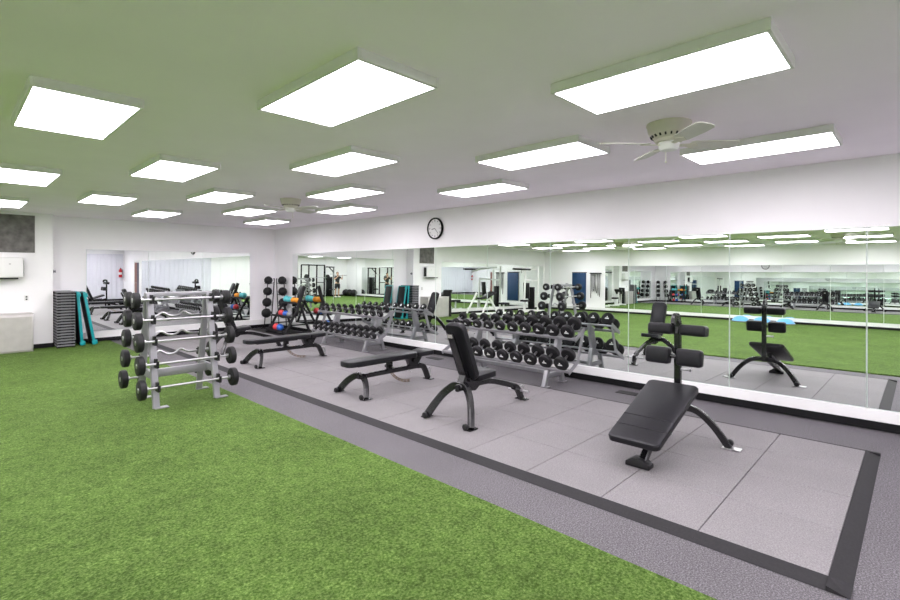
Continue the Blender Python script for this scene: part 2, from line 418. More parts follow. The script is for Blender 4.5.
mb = MB().box((0, -.011, .025), (.03, .006, .03)); mb.box((0, -.011, -.025), (.03, .006, .03)); mb.build('socket', M['darkhole'], r)
r = thing('door_stop', 'small grey knob on the side of the white pier', 'knob', (1.6, 13.38, 1.62))
MB().lathe([(0, 0), (.04, 0), (.04, .015), (.02, .02), (.02, .04), (.03, .05), (0, .055)], axis='x', n=16).build('knob', M['greystep'], r)

# ------------------------------------------------------------------ aerobic steps
def step_mesh():
    mb = MB(); mb.box((0, 0, .042), (.31, .66, .028), bev=.008, seg=1); mb.mi = 1
    for s in (-1, 1): mb.prism([(-.14, .03), (-.155, 0), (-.09, 0), (-.075, .03)], s*.29-.03, s*.29+.03); mb.prism([(.14, .03), (.155, 0), (.09, 0), (.075, .03)], s*.29-.03, s*.29+.03)
    mb.box((0, 0, .016), (.285, .62, .024))
    return mb
N = 20
ORD20 = ORD+['thirteenth', 'fourteenth', 'fifteenth', 'sixteenth', 'seventeenth', 'eighteenth', 'nineteenth', 'twentieth']
s0 = None
for k in range(N):
    lab = 'grey aerobic step in the stack, %s' % ('topmost of all' if k == N-1 else 'lowest, resting on the turf' if k == 0 else '%s counted up from the turf' % ORD20[k])
    if s0 is None: s0 = step_mesh().build('aerobic_step', [M['greystep'], M['trim_black']]); o = s0
    else: o = s0.copy(); COL.objects.link(o)
    o.location = (1.775, 13.28, .0125+k*.0595); tag(o, lab, 'aerobic step', 'stacked grey aerobic steps')
def teal_step(label, bx, tx):
    r = thing('aerobic_step', label, 'aerobic step', (bx, 13.28, .012), 0, 'teal aerobic steps')
    a = math.atan2(tx-bx, 1.17); m3 = Matrix.Rotation(a, 4, 'Y')
    MB().box((.0, 0, .585), (.07, .40, 1.15), bev=.02).xf(m3).build('deck', M['rubber'], r)
    mb = MB()
    for s in (-1, 1): mb.box((0.01, s*.195, .585), (.055, .035, 1.17), bev=.012)
    mb.box((0.01, 0, 1.16), (.055, .40, .035), bev=.012); mb.box((0.01, 0, .02), (.055, .40, .035), bev=.012)
    mb.box((.02, -.195, .05), (.10, .04, .09), bev=.015); mb.box((.02, -.195, 1.1), (.08, .04, .09), bev=.015)
    mb.xf(m3).build('rim', M['teal'], r)
teal_step('black step with teal rim leaning against the grey step stack', 2.06, 1.98)
teal_step('outer black step with teal rim, leaning, beside the far mirror', 2.28, 2.09)

# ------------------------------------------------------------------ benches
def wheel(mb, c, r=.032, w_=.035): mb.lathe([(0, -w_/2), (r*.8, -w_/2), (r, -w_/2+.006), (r, w_/2-.006), (r*.8, w_/2), (0, w_/2)], c=c, axis='x', n=18)
def bench_legs(root, xf_, top, spread, ax=0.):
    """front arch: two legs, wheels and foot plates"""
    for s in (-1, 1):
        p = smooth_path([(xf_+.14+ax, 0, top), (xf_+.12+ax, s*spread*.3, top-.01), (xf_+.07+ax*.6, s*spread*.68, top*.62), (xf_, s*spread, .012)], 5)
        lg = MB().beam(p, .085, .055, up=(1, 0, 0)).build('leg', M['black'], root)
        MB().box((xf_+.01, s*spread, .007), (.13, .07, .012), bev=.003, seg=1).build('foot_plate', M['black'], lg)
        mb = MB(); wheel(mb, (xf_-.055, s*(spread-.03), .036)); mb.build('wheel', M['rubber'], lg)
def pad(x0, x1, wd, z, th, r=.06, wd2=None):
    wd2 = wd2 or wd; pts = []
    for (cx, cy, a0, w_) in ((x1-r, wd2/2-r, 0, 1), (x0+r, wd/2-r, 90, 1), (x0+r, -wd/2+r, 180, 1), (x1-r, -wd2/2+r, 270, 1)):
        for k in range(6):
            a = math.radians(a0+k*18); pts.append((cx+r*math.cos(a), cy+r*math.sin(a)))
    t = MB()
    h = [(-.0, 1.0), (th*.75, 1.0), (th*.93, .97), (th, .90)]
    cx, cy = (x0+x1)/2, 0; rings = []
    for dz, sc in [(0, .94), (.008, .99)]+h[1:]:
        inset = (1-sc)*wd*.5
        rings.append([t.bm.verts.new((cx+(p[0]-cx)*(1-inset/((x1-x0)/2)), p[1]*(1-inset/(wd/2)), z+dz)) for p in pts])
    n = len(pts)
    for A, B in zip(rings, rings[1:]):
        for k in range(n): t.bm.faces.new([A[k], A[(k+1) % n], B[(k+1) % n], B[k]])
    t.bm.faces.new(rings[0][::-1]); t.bm.faces.new(rings[-1]); return t
def rear_leg(root, x, z, spine_x):
    p = smooth_path([(spine_x, 0, z), (x-.16, 0, z+.0), (x-.08, 0, z-.045), (x, 0, .012)], 5)
    lg = MB().beam(p, .06, .075).build('leg', M['black'], root)
    MB().box((x+.01, 0, .007), (.09, .16, .012), bev=.003, seg=1).build('foot_plate', M['black'], lg)
    MB().tube(smooth_path([(x-.03, 0, .17), (x+.035, 0, .17), (x+.06, 0, .06), (x, 0, .055)], 4), .007, n=8).build('handle', M['edgeworn'], lg)
def ladder(root, c, r, a0, a1):
    m = MB(); n = 14
    for i in range(n):
        if i % 2 == 0:
            a = a0+(a1-a0)*i/n; b = a0+(a1-a0)*(i+1)/n
            pa = [(c[0]+q*math.cos(t), 0, c[1]+q*math.sin(t)) for t, q in ((a, r), (b, r))]
            m.beam([pa[0], pa[1]], .01, .035)
    m.beam([(c[0]+(r-.014)*math.cos(a0+(a1-a0)*i/n), 0, c[1]+(r-.014)*math.sin(a0+(a1-a0)*i/n)) for i in range(n+1)], .01, .010)
    m.beam([(c[0]+(r+.014)*math.cos(a0+(a1-a0)*i/n), 0, c[1]+(r+.014)*math.sin(a0+(a1-a0)*i/n)) for i in range(n+1)], .01, .010)
    m.build('angle_ladder', M['bronze'], root)
def flat_bench(label, loc):
    r = thing('weight_bench', label, 'weight bench', loc, 0, 'adjustable weight benches')
    bench_legs(r, 0, .235, .31)
    MB().beam([(.10, 0, .225), (1.2, 0, .225)], .05, .06).build('spine', M['black'], r)
    rear_leg(r, 1.36, .225, 1.15)
    pad(-.13, 1.06, .27, .385, .07, .09, .30).build('back_pad', M['vinyl'], r)
    pad(1.075, 1.37, .25, .375, .065, .07, .33).xf(Matrix.Translation((1.07, 0, .4)) @ Matrix.Rotation(math.radians(-4), 4, 'Y') @ Matrix.Translation((-1.07, 0, -.4))).build('seat_pad', M['vinyl'], r)
    MB().box((.45, 0, .373), (.75, .08, .03)).build('pad_support', M['black'], r)
    mb = MB(); mb.prism([(.98, .25), (1.13, .25), (1.22, .385), (.92, .385)], -.035, .035); mb.tube([(1.05, -.06, .33), (1.05, .06, .33)], .03, n=14)
    mb.build('hinge_bracket', M['black'], r)
    mb = MB(); mb.tube([(.62, -.08, .29), (.62, .08, .29)], .022, n=12); mb.box((.62, 0, .31), (.09, .05, .14), bev=.01); mb.build('slider', M['black'], r)
    mb = MB(); mb.tube([(.62, -.11, .29), (.62, -.08, .29)], .012, n=10); mb.sphere((.6, -.11, .30), .017, 10); mb.tube([(.95, 0, .2), (.98, -.06, .17)], .006, n=8); mb.build('knob', M['edgeworn'], r)
    ladder(r, (.98, .44), .40, math.radians(216), math.radians(274))
    return r
flat_bench('black flat weight bench in the middle of the tiled floor, nearer of the two', (3.67, 5.31, .018))
flat_bench('black flat weight bench farther off, in front of the coloured medicine balls', (3.62, 8.17, .018))
def incline_bench(label, loc):
    r = thing('weight_bench', label, 'weight bench', loc, 0, 'adjustable weight benches')
    bench_legs(r, 0, .36, .33, .07)
    MB().beam(smooth_path([(.14, 0, .34), (.55, 0, .35), (.78, 0, .32), (1.2, 0, .19)], 4), .05, .065).build('spine', M['black'], r)
    rear_leg(r, 1.33, .19, 1.15)
    mt = Matrix.Translation((.33, 0, .43)) @ Matrix.Rotation(math.radians(-107), 4, 'Y')
    pad(0.0, .68, .27, .0, .075, .07, .27).xf(Matrix.Translation((.32, 0, .41)) @ Matrix.Rotation(math.radians(-112), 4, 'Y') @ Matrix.Scale(-1, 4, (0, 0, 1))).build('back_pad', M['vinyl'], r)
    mb = MB().beam([(.29, 0, .37), (.04, 0, .95)], .085, .03); mb.prism([(.16, .34), (.33, .34), (.34, .5), (.25, .52)], -.045, .045)
    mb.build('back_support', M['black'], r)
    MB().box((.032, 0, .92), (.01, .06, .035), rot=(0, math.radians(-20), 0)).build('tag_plate', M['steel'], r)
    pad(.36, .67, .27, .0, .07, .07, .33).xf(Matrix.Translation((0, 0, .35)) @ Matrix.Rotation(math.radians(-7), 4, 'Y')).build('seat_pad', M['vinyl'], r)
    mb = MB().prism([(.26, .30), (.42, .28), (.6, .40), (.36, .40)], -.03, .03); mb.build('seat_bracket', M['black'], r)
    mb = MB().tube([(1.27, -.15, .13), (1.27, .15, .13)], .014, n=12); mb.build('handle', M['chrome'], r)
    mb = MB().tube([(.3, -.07, .42), (.3, .07, .42)], .022, n=14); mb.build('pivot', M['black'], r)
    return r
incline_bench('black bench with upright backrest, in front of the near dumbbell rack', (3.72, 3.62, .018))
incline_bench('black bench with upright backrest, mostly hidden behind the barbell rack', (3.66, 9.9, .018))
# abdominal bench
r = thing('sit_up_bench', 'black decline sit-up bench with padded leg rollers, nearest the camera', 'weight bench', (4.0, 1.68, .018))
tilt = math.atan2(.29, .86)
pad(0, 1.0, .43, 0, .06, .05, .46).xf(Matrix.Translation((-.13, 0, .195)) @ Matrix.Rotation(-tilt, 4, 'Y')).build('back_pad', M['vinyl'], r)
mb = MB()
for q in (.20, .36): mb.box((q, 0, .0605), (.006, .425, .003), bev=.001, seg=1)
mb.xf(Matrix.Translation((-.13, 0, .195)) @ Matrix.Rotation(-tilt, 4, 'Y')).build('seam', M['black'], r)
MB().beam(smooth_path([(.0, -.03, .03), (.15, -.02, .12), (.5, 0, .25), (.86, 0, .36), (.93, 0, .36)], 4), .06, .07).build('spine', M['black'], r)
mb = MB(); mb.beam([(.02, 0, .19), (.55, 0, .37)], .07, .03); mb.prism([(.35, .2), (.5, .24), (.56, .38), (.3, .3)], -.03, .03); mb.build('pad_support', M['black'], r)
MB().prism([(-.10, 0), (.10, 0), (.10, .035), (.04, .075), (-.04, .075), (-.10, .035)], -.04, .06, axis='x', bev=.008).build('front_foot', M['rubber'], r)
for s in (-1, 1):
    p = smooth_path([(.86, 0, .33), (.90, s*.16, .315), (.93, s*.3, .2), (.96, s*.43, .012)], 6)
    lg = MB().beam(p, .06, .055, up=(1, 0, 0)).build('leg', M['black'], r)
    MB().box((.97, s*.45, .007), (.09, .15, .012), bev=.003, seg=1).build('foot_plate', M['edgeworn'], lg)
    mb = MB(); wheel(mb, (1.02, s*.42, .04)); mb.build('wheel', M['rubber'], lg)
MB().beam([(.91, 0, .3), (.91, 0, 1.14)], .06, .05).build('post', M['black'], r)
MB().beam(smooth_path([(.91, 0, 1.02), (.92, 0, 1.14), (.89, 0, 1.185), (.82, 0, 1.18), (.79, 0, 1.12)], 4), .065, .035, up=(0, 1, 0)).build('top_bracket', M['black'], r)
for z, x, ww, hh, dx in ((1.06, .90, .235, .105, .15), (.815, .80, .225, .16, .11)):
    for s in (-1, 1):
        MB().box((x, s*(ww/2+.03), z), (dx, ww, hh), rot=(0, math.radians(6), 0), bev=.028, seg=3).build('leg_pad', M['vinyl'], r)
MB().tube([(.80, -.05, .815), (.80, .05, .815)], .02).tube([(.80, 0, .815), (.91, 0, .815)], .02).build('pad_axle', M['black'], r)
MB().tube([(.91, -.02, .68), (.91, -.10, .68)], .012, n=10).sphere((.91, -.11, .68), .016, 10).build('knob', M['chrome'], r)
MB().tube([(.4, 0, .2), (.4, -.1, .2)], .009, n=10).sphere((.4, -.11, .2), .018, 10).build('knob', M['chrome'], r)

# ------------------------------------------------------------------ barbell rack with barbells
RB = (0, 0, 0)
r = thing('barbell_rack', 'silver A-frame rack holding fixed barbells on the turf edge', 'rack', (2.08, 6.82, .012))
HX = .345
for sx in (-1, 1):
    for sy in (-1, 1):
        p = [(sx*HX, sy*.32, .0), (sx*HX, sy*.04, 1.34)]
        up = MB().beam(p, .05, .075, up=(1, 0, 0)).build('upright', M['silver'], r)
        MB().box((sx*HX+.05, sy*.33, .006), (.15, .09, .012), bev=.003, seg=1).build('foot_plate', M['silver'], up)
MB().box((0, 0, 1.335), (2*HX+.08, .11, .05), bev=.006).build('top_beam', M['silver'], r)
MB().box((0, 0, .36), (2*HX, .05, .10), bev=.006).build('lower_beam', M['silver'], r)
for sx in (-1, 1): MB().box((sx*HX, 0, .37), (.045, .46, .09), bev=.005).build('end_beam', M['silver'], r)
BZ = [.26, .53, .79, 1.04, 1.28]; BYo = [.415, .355, .295, .235, .175]
for sx in (-1, 1):
    for sy in (-1, 1):
        for z, yo in zip(BZ, BYo):
            m_ = MB(); y = sy*(yo-.0); X = sx*HX
            m_.prism([(y-sy*.09, z-.05), (y+sy*.028, z-.05), (y+sy*.032, z+.03), (y+sy*.018, z+.03), (y+sy*.016, z-.017), (y-sy*.018, z-.017), (y-sy*.022, z+.055), (y-sy*.075, z+.055)], X-.013, X+.013, axis='x')
            m_.build('cradle', M['rubber'], r)
def make_barbell(curl, R):
    b = thing('barbell', 'x', 'barbell')
    hl = .515
    if curl:
        xs = [-.40, -.22, -.13, -.045, .045, .13, .22, .40]; zs = [0, 0, .045, -.0, -.0, .045, 0, 0]
        pts = [(-hl-.04, 0, 0)]+[(x, zz*.6, zz) for x, zz in zip(xs, zs)]+[(hl+.04, 0, 0)]
        MB().tube(smooth_path(pts, 3), .0135, n=10).build('bar', M['chrome'], b)
    else: MB().tube([(-hl-.04, 0, 0), (hl+.04, 0, 0)], .0145, n=12).build('bar', M['chrome'], b)
    for s in (-1, 1):
        t = .036
        pr = [(0, -t), (R*.86, -t), (R*.97, -t+.006), (R, -t+.014), (R, t-.014), (R*.97, t-.006), (R*.86, t), (0, t)]
        w1 = MB().lathe(pr, c=(s*hl, 0, 0), axis='x', n=32).build('weight_plate', M['rubber'], b)
        mm = MB(); mm.lathe([(0, s*(t+.004)), (.026, s*(t+.004)), (.03, s*t)], c=(s*hl, 0, 0), axis='x', n=20)
        mm.build('end_cap', M['chrome'], w1)
        MB().lathe([(.0145, -.015), (.03, -.012), (.03, .012), (.0145, .015)], c=(s*(hl-.052), 0, 0), axis='x', n=16).build('collar', M['chrome'], b)
    return b
ROW = ['bottom', 'second lowest', 'middle', 'second highest', 'top']
Rr = [.115, .110, .112, .108, .092]
for side, curl in ((-1, False), (1, True)):
    for k in range(5):
        b = make_barbell(curl, Rr[k])
        b.location = (2.08+random.uniform(-.006, .006), 6.82+side*BYo[k], BZ[k]+.012)
        b['label'] = ('straight fixed barbell on the near side of the rack, %s row' if side < 0 else 'curl bar with bent grip on the rear side of the barbell rack, %s row') % ROW[k]
        b['group'] = 'barbells on the rack'

# ------------------------------------------------------------------ dumbbell racks
A = math.radians(27)
def dumbbell_rack(label, loc):
    r = thing('dumbbell_rack', label, 'rack', loc, 0, 'dumbbell racks')   # local x 0 = wall-side X 6.0 ; y 0 = near end
    L = 2.42
    for nm, cx, cz in (('upper_tray', .165, .742), ('lower_tray', 0.0, .318)):
        mb = MB()
        for q in (-.10, .10): mb.box((cx+q*math.cos(A), L/2, cz+q*math.sin(A)), (.05, L, .02), rot=(0, -A, 0), bev=.003, seg=1)
        mb.box((cx-.145*math.cos(A), L/2, cz-.145*math.sin(A)+.012), (.012, L, .045), rot=(0, -A, 0), bev=.003, seg=1)
        for y in (0, L): mb.box((cx, y, cz), (.31, .012, .06), rot=(0, -A, 0), bev=.003, seg=1)
        mb.build(nm, M['silver'], r)
    for y in (.38, L-.52):
        fr = MB()
        fr.prism([(-.19, 0), (-.12, 0), (-.02, .29), (-.09, .27)], y-.03, y+.03, bev=.003)
        fr.prism([(.30, 0), (.37, 0), (.24, .42), (.17, .40)], y-.03, y+.03, bev=.003)
        fr.box((.09, y, .15), (.36, .05, .07), bev=.003); fr.box((-.15, y, .006), (.12, .1, .012)); fr.box((.34, y, .006), (.12, .1, .012))
        fr.build('leg_frame', M['silver'], r)
        up = MB().prism([(.03, .30), (.22, .30), (.33, .80), (.20, .74)], y-.025, y+.025, bev=.003); up.build('upright', M['silver'], r)
    MB().beam([(.15, .38, .15), (.15, L-.52, .15)], .05, .05).build('cross_beam', M['silver'], r)
    for y in (.012, L-.012):
        MB().prism([(.09, .355), (.17, .395), (.32, .81), (.24, .775)], y-.005, y+.005).build('end_plate', M['silver'], r)
    return r
dumbbell_rack('two-tier silver rack of large dumbbells behind the upright bench', (6.0, 3.42, 0))
dumbbell_rack('two-tier silver rack of small dumbbells, the farther one', (6.0, 7.66, 0))
def make_dumbbell(small):
    R = .1; hw = .035; half = .108 if not small else .10
    d = thing('dumbbell', 'x', 'dumbbell')
    for s in (-1, 1):
        hm = MB().lathe([(0, -hw), (R*.82, -hw), (R*.95, -hw+.005), (R, -hw+.014), (R, hw-.014), (R*.95, hw-.005), (R*.82, hw), (0, hw)], c=(s*half, 0, 0), axis='x', n=28)
        h = hm.build('head', M['rubber'], d)
        mk = MB(); X = s*(half+hw+.001)
        if small: mk.lathe([(0, s*.003), (.033, s*.003), (.036, 0)], c=(X, 0, 0), axis='x', n=16).build('end_cap', M['chrome'], h)
        else:
            mk.prism([(-.012, .012), (.012, .012), (0.004, .034), (-.004, .034)], X-.0008, X+.0008, axis='x')
            mk.prism([(-.034, -.012), (.034, -.012), (.028, .006), (-.028, .006)], X-.0008, X+.0008, axis='x')
            mk.build('weight_marking', M['mark'], h)
    pf = [(.013, -half+hw), (.017, -.03), (.018, 0), (.017, .03), (.013, half-hw)]
    MB().lathe(pf, axis='x', n=14).build('handle', M['chrome'], d)
    return d
protoL = make_dumbbell(False); protoS = make_dumbbell(True); used_p = {}
def place(proto, key, x, y, z, sc, label, group):
    if key not in used_p: used_p[key] = 1; o = proto; o['label'] = label; o['group'] = group; o.location = (x, y, z)
    else: o = copy_tree(proto, (x, y, z), 0, label, group)
    o.scale = sc; o.rotation_euler = (random.uniform(-.3, .3) if key == 'S' else random.uniform(-.12, .12), -A, 0)
n_, c_ = -math.sin(A), math.cos(A)
def tier(proto, key, cx, cz, y0, y1, n, r0, r1, lab, grp):
    for i in range(n):
        t = i/(n-1); y = y0+(y1-y0)*t; R = r0+(r1-r0)*t
        off = R+.010
        place(proto, key, cx+n_*off, y, cz+c_*off, (.78+.22*R/.1,)+(R/.1,)*2 if key == 'L' else (R/.1*1.25,)+(R/.1,)*2, lab % ORD[i], grp)
tier(protoL, 'L', 6.165, .742, 3.53, 5.68, 10, .101, .068, 'black round dumbbell on the upper tier of the near rack, %s from its near end', 'large dumbbells on the near rack')
tier(protoL, 'L', 6.0, .318, 3.53, 5.30, 8, .104, .092, 'black round dumbbell on the lower tier of the near rack, %s from its near end', 'large dumbbells on the near rack')
tier(protoS, 'S', 6.165, .742, 7.78, 9.97, 10, .072, .055, 'small black dumbbell on the upper tier of the far rack, %s from its near end', 'small dumbbells on the far rack')
tier(protoS, 'S', 6.0, .318, 7.78, 9.97, 11, .080, .066, 'small black dumbbell on the lower tier of the far rack, %s from its near end', 'small dumbbells on the far rack')

# ------------------------------------------------------------------ floor vents and mat
for (x, y, lab) in ((6.38, 2.80, 'dark slotted floor vent by the wall behind the sit-up bench'), (6.38, 6.55, 'dark slotted floor vent by the wall between the dumbbell racks')):
    r = thing('floor_vent', lab, 'floor vent', (x, y, -.01), 0, 'floor vents')
    MB().box((0, 0, .003), (.15, .34, .010), bev=.002, seg=1).build('grille', M['darkhole'], r)
tag(MB().box((6.1, 12.25, 0.0), (1.0, 2.3, .016), bev=.004, seg=1).build('rubber_mat', M['border']), 'black rubber mat under the medicine ball racks in the corner', 'mat')

# ------------------------------------------------------------------ medicine ball trees
def ball_tree(lab, loc, rz, balls, labs):
    r = thing('medicine_ball_tree', lab, 'ball rack', loc, rz, 'medicine ball trees')
    for s in (-1, 1):
        MB().tube(smooth_path([(.10, s*.11, 0), (.07, s*.11, .25), (-.05, s*.11, 1.30), (-.05, s*.09, 1.38)], 4), .014, n=10).build('post', M['black'], r)
    MB().box((0, 0, .008), (.44, .30, .016), bev=.004, seg=1).build('base_plate', M['black'], r)
    mb = MB(); k = 0
    for z in balls:
        q = .085-.12*z/1.3
        mb.tube([(q, -.11, z-.07), (q+.02, -.11, z-.07), (q+.12, -.11, z-.09), (q+.12, .11, z-.09), (q+.02, .11, z-.07), (q, .11, z-.07)], .009, n=8)
    mb.build('ball_cradles', M['black'], r)
    m3 = Matrix.Translation(loc) @ Matrix.Rotation(rz, 4, 'Z')
    for i, z in enumerate(balls):
        q = .085-.12*z/1.3+.10
        R = .115+.012*(len(balls)-1-i)*(.5)
        p = m3 @ Vector((q, 0, z))
        b = MB().lathe([(0, -R)]+[(R*math.cos(a)*(1.012 if j % 3 else .985), R*math.sin(a)) for j, a in enumerate([math.radians(d) for d in range(-75, 80, 15)])]+[(0, R)], n=22).build('medicine_ball', M['rubber'])
        b.location = p; b.rotation_euler = (.6*i, .5, rz+i); tag(b, labs % ROW4[i], 'medicine ball', 'black medicine balls')
ROW4 = ['lowest', 'second lowest', 'second highest', 'topmost']
ball_tree('black vertical stand of four medicine balls against the far wall', (6.42, 13.32, .008), PI+.45, [.43, .73, 1.04, 1.35], 'black medicine ball on the far wall stand, %s')
ball_tree('black vertical medicine ball stand nearest the corner on the right wall', (6.565, 12.93, .008), -PI/2, [.43, .73, 1.04, 1.35], 'black medicine ball on the right wall corner stand, %s')

# coloured medicine ball rack (stepped A-frame), axis along y
r = thing('medicine_ball_rack', 'black three-tier A-frame rack of coloured medicine balls', 'ball rack', (6.3, 12.1, .008))
for y in (-.52, .40):
    e = MB()
    e.beam([(-.32, y, .02), (.12, y, .78)], .06, .05); e.beam([(.36, y, .02), (.10, y, .78)], .06, .05)
    e.beam([(.02, y, .62), (.22, y, 1.22 if y < 0 else .82)], .05, .09 if y < 0 else .04); e.box((.02, y, .22), (.46, .03, .03)); e.box((.02, y, .02), (.80, .04, .03))
    e.build('end_frame', M['border'], r)
for nm, x, z in (('top_shelf', .10, .76), ('middle_shelf', -.10, .42), ('bottom_shelf', -.28, .06)):
    mb = MB().box((x, -.06, z), (.20, .92, .015)); mb.box((x-.10, -.06, z+.02), (.015, .92, .05)); mb.build(nm, M['border'], r)
bl = [(.10, .76, .20, .09, 'tealball', 'teal', 'left one on the top shelf'), (.10, .76, .05, .085, 'tealball', 'teal', 'right one on the top shelf'),
      (.10, .76, -.18, .075, 'orange', 'orange', 'left one on the top shelf'), (.10, .76, -.33, .075, 'orange', 'orange', 'right one on the top shelf'),
      (-.10, .42, .10, .082, 'red', 'red', 'on the middle shelf'), (-.10, .42, -.12, .075, 'blue', 'blue', 'on the middle shelf'), (-.10, .42, -.33, .07, 'greyball', 'grey', 'on the middle shelf'),
      (-.28, .06, .26, .08, 'rubber', 'black', 'on the bottom shelf'), (-.28, .06, .02, .09, 'red', 'red', 'on the bottom shelf'), (-.28, .06, -.18, .09, 'blue', 'blue', 'on the bottom shelf')]
for x, z, y, R, m_, cn, wh in bl:
    b = MB().sphere((0, 0, 0), R, 20).build('medicine_ball', M[m_]); b.location = (6.3+x, 12.1+y, z+R+.016)
    tag(b, '%s rubber medicine ball %s of the A-frame rack' % (cn, wh), 'medicine ball', 'coloured medicine balls')

# ------------------------------------------------------------------ seen in the mirrors: left side of the room
for i, y in enumerate((3.42, 4.12, 4.80)):
    r = thing('balance_ball', 'light blue half-dome balance ball on the turf by the left wall, reflected %s' % ['rightmost', 'in the middle', 'leftmost'][i], 'balance ball', (-7.15, y, .012), 0, 'light blue balance balls')
    MB().lathe([(0, .21), (.1, .2), (.2, .155), (.27, .08), (.3, .03)], n=28).build('dome', M['skyblue'], r)
    MB().lathe([(0, 0), (.29, 0), (.31, .015), (.31, .03), (.29, .04), (0, .04)], n=28).build('base', M['greystep'], r)
r = thing('exercise_mat', 'dark blue exercise mat hanging on the left wall, seen reflected', 'mat', (XL+.02, 11.7, .32))
MB().box((.03, 0, .74), (.05, .72, 1.48), bev=.01).build('mat', M['bluemat'], r)
MB().box((.01, 0, 1.5), (.04, .76, .03)).build('hanger', M['trim_black'], r)
r = thing('resistance_bands', 'black resistance bands hanging from a rail on the left wall, seen reflected', 'bands', (XL, 10.85, 0))
MB().box((.06, 0, 1.78), (.10, .55, .05), bev=.005).build('rail', M['trim_black'], r)
for k in range(7):
    y = -.22+k*.073; ln = random.uniform(.7, 1.3); w_ = random.uniform(.015, .03)
    MB().tube(smooth_path([(.09, y-w_, 1.76), (.09, y-w_*1.2, 1.76-ln*.6), (.09, y, 1.76-ln), (.09, y+w_*1.2, 1.76-ln*.6), (.09, y+w_, 1.76)], 4), .009, n=6).build('band', [M['rubber'], M['greystep']][k % 2], r)

r = thing('multi_gym', 'white-framed lat pulldown machine by the far left mirrors, seen reflected', 'gym machine', (-4.5, 12.5, .012), -.3)
for x, y in ((-.5, .3), (-.5, -.3)): MB().beam([(x, y, 0), (x, y, 2.05)], .07, .07, up=(1, 0, 0)).build('upright', M['white'], r)
MB().beam([(.55, 0, 0), (.45, 0, 1.5)], .07, .07, up=(0, 1, 0)).build('upright', M['white'], r)
mb = MB().beam([(-.9, 0, .05), (1.1, 0, .05)], .08, .08); mb.beam([(-.5, -.6, .05), (-.5, .6, .05)], .08, .08); mb.build('base', M['white'], r)
mb = MB().beam([(-.5, -.3, 1.9), (-.5, .3, 1.9)], .06, .06); mb.beam([(-.5, 0, 2.0), (.45, 0, 1.9), (.9, 0, 1.75)], .07, .07); mb.beam([(-.5, 0, 1.4), (.5, 0, 1.45)], .06, .06); mb.beam([(-.5, -.3, 1.4), (-.5, .3, 1.4)], .06, .06); mb.build('boom', M['white'], r)
MB().tube([(.9, 0, 1.72), (.9, 0, 1.86)], .012).tube([(.35, -.2, 1.88), (1.45, .2, 1.88)], .04, n=12).build('lat_bar', M['rubber'], r)
MB().box((-.5, 0, .6), (.12, .28, 1.0), bev=.01).build('weight_stack', M['trim_black'], r)
MB().box((.45, 0, .52), (.4, .3, .08), bev=.02).build('seat', M['vinyl'], r)
MB().box((.22, 0, .95), (.08, .28, .7), rot=(0, .1, 0), bev=.02).build('backrest', M['vinyl'], r)
MB().beam([(.45, 0, .05), (.45, 0, .5)], .06, .06, up=(0, 1, 0)).build('seat_post', M['white'], r)
r = thing('preacher_bench', 'white-framed exercise bench with black pad left of the pier, seen reflected', 'gym machine', (-2.0, 12.4, .012), .2)
mb = MB().beam([(-1.0, 0, .06), (1.0, 0, .06)], .08, .08); mb.beam([(-.8, -.3, .05), (-.8, .3, .05)], .07, .07); mb.beam([(.8, -.3, .05), (.8, .3, .05)], .07, .07)
mb.beam([(-.2, 0, .06), (.3, 0, .75)], .07, .07, up=(0, 1, 0)); mb.beam([(.6, 0, .06), (.3, 0, .7)], .06, .06, up=(0, 1, 0)); mb.beam([(1.3, .1, .1), (.9, 0, .9)], .06, .06, up=(0, 1, 0)); mb.build('frame', M['white'], r)
MB().box((.3, 0, .8), (.5, .4, .08), rot=(0, .5, 0), bev=.02).build('arm_pad', M['vinyl'], r)
MB().box((-.5, 0, .45), (.4, .3, .08), bev=.02).build('seat', M['vinyl'], r)
MB().beam([(-.5, 0, .06), (-.5, 0, .42)], .06, .06, up=(0, 1, 0)).build('seat_post', M['white'], r)
tag(MB().prism([(.12, .0), (.02, .0), (.06, 1.0), (.13, 1.0)], 12.9, 13.25).build('folded_mat', M['rubber']), 'black folded mat leaning by the steel cabinet, seen reflected', 'mat').location = (-.05, 0, .012)

# back-left corner equipment
r = thing('power_rack', 'black power rack with barbell against the back wall, seen reflected', 'gym machine', (-4.2, -2.9, .012))
for x in (-.6, .6):
    for y in (-.5, .5): MB().beam([(x, y, 0), (x, y, 2.2)], .08, .08, up=(1, 0, 0)).build('upright', M['black'], r)
mb = MB()
for x in (-.6, .6): mb.beam([(x, -.5, 2.2), (x, .5, 2.2)], .07, .07); mb.beam([(x, -.5, .05), (x, .5, .05)], .07, .07); mb.beam([(x, -.5, 1.0), (x, .5, 1.0)], .05, .05)
mb.beam([(-.6, -.5, 2.2), (.6, -.5, 2.2)], .07, .07); mb.beam([(-.6, .5, 2.2), (.6, .5, 2.2)], .05, .05); mb.build('cross_members', M['black'], r)
b = thing('barbell', 'long barbell with large plates racked in the black power rack', 'barbell', (-4.2, -2.32, 1.35), 0, 'racked long barbell')
MB().tube([(-1.05, 0, 0), (1.05, 0, 0)], .014, n=10).build('bar', M['chrome'], b)
for s in (-1, 1):
    for q, R in ((.78, .22), (.84, .22), (.9, .15)): MB().lathe([(.02, -.02), (R, -.02), (R, .02), (.02, .02)], c=(s*q, 0, 0), axis='x', n=28).build('weight_plate', M['rubber'], b)
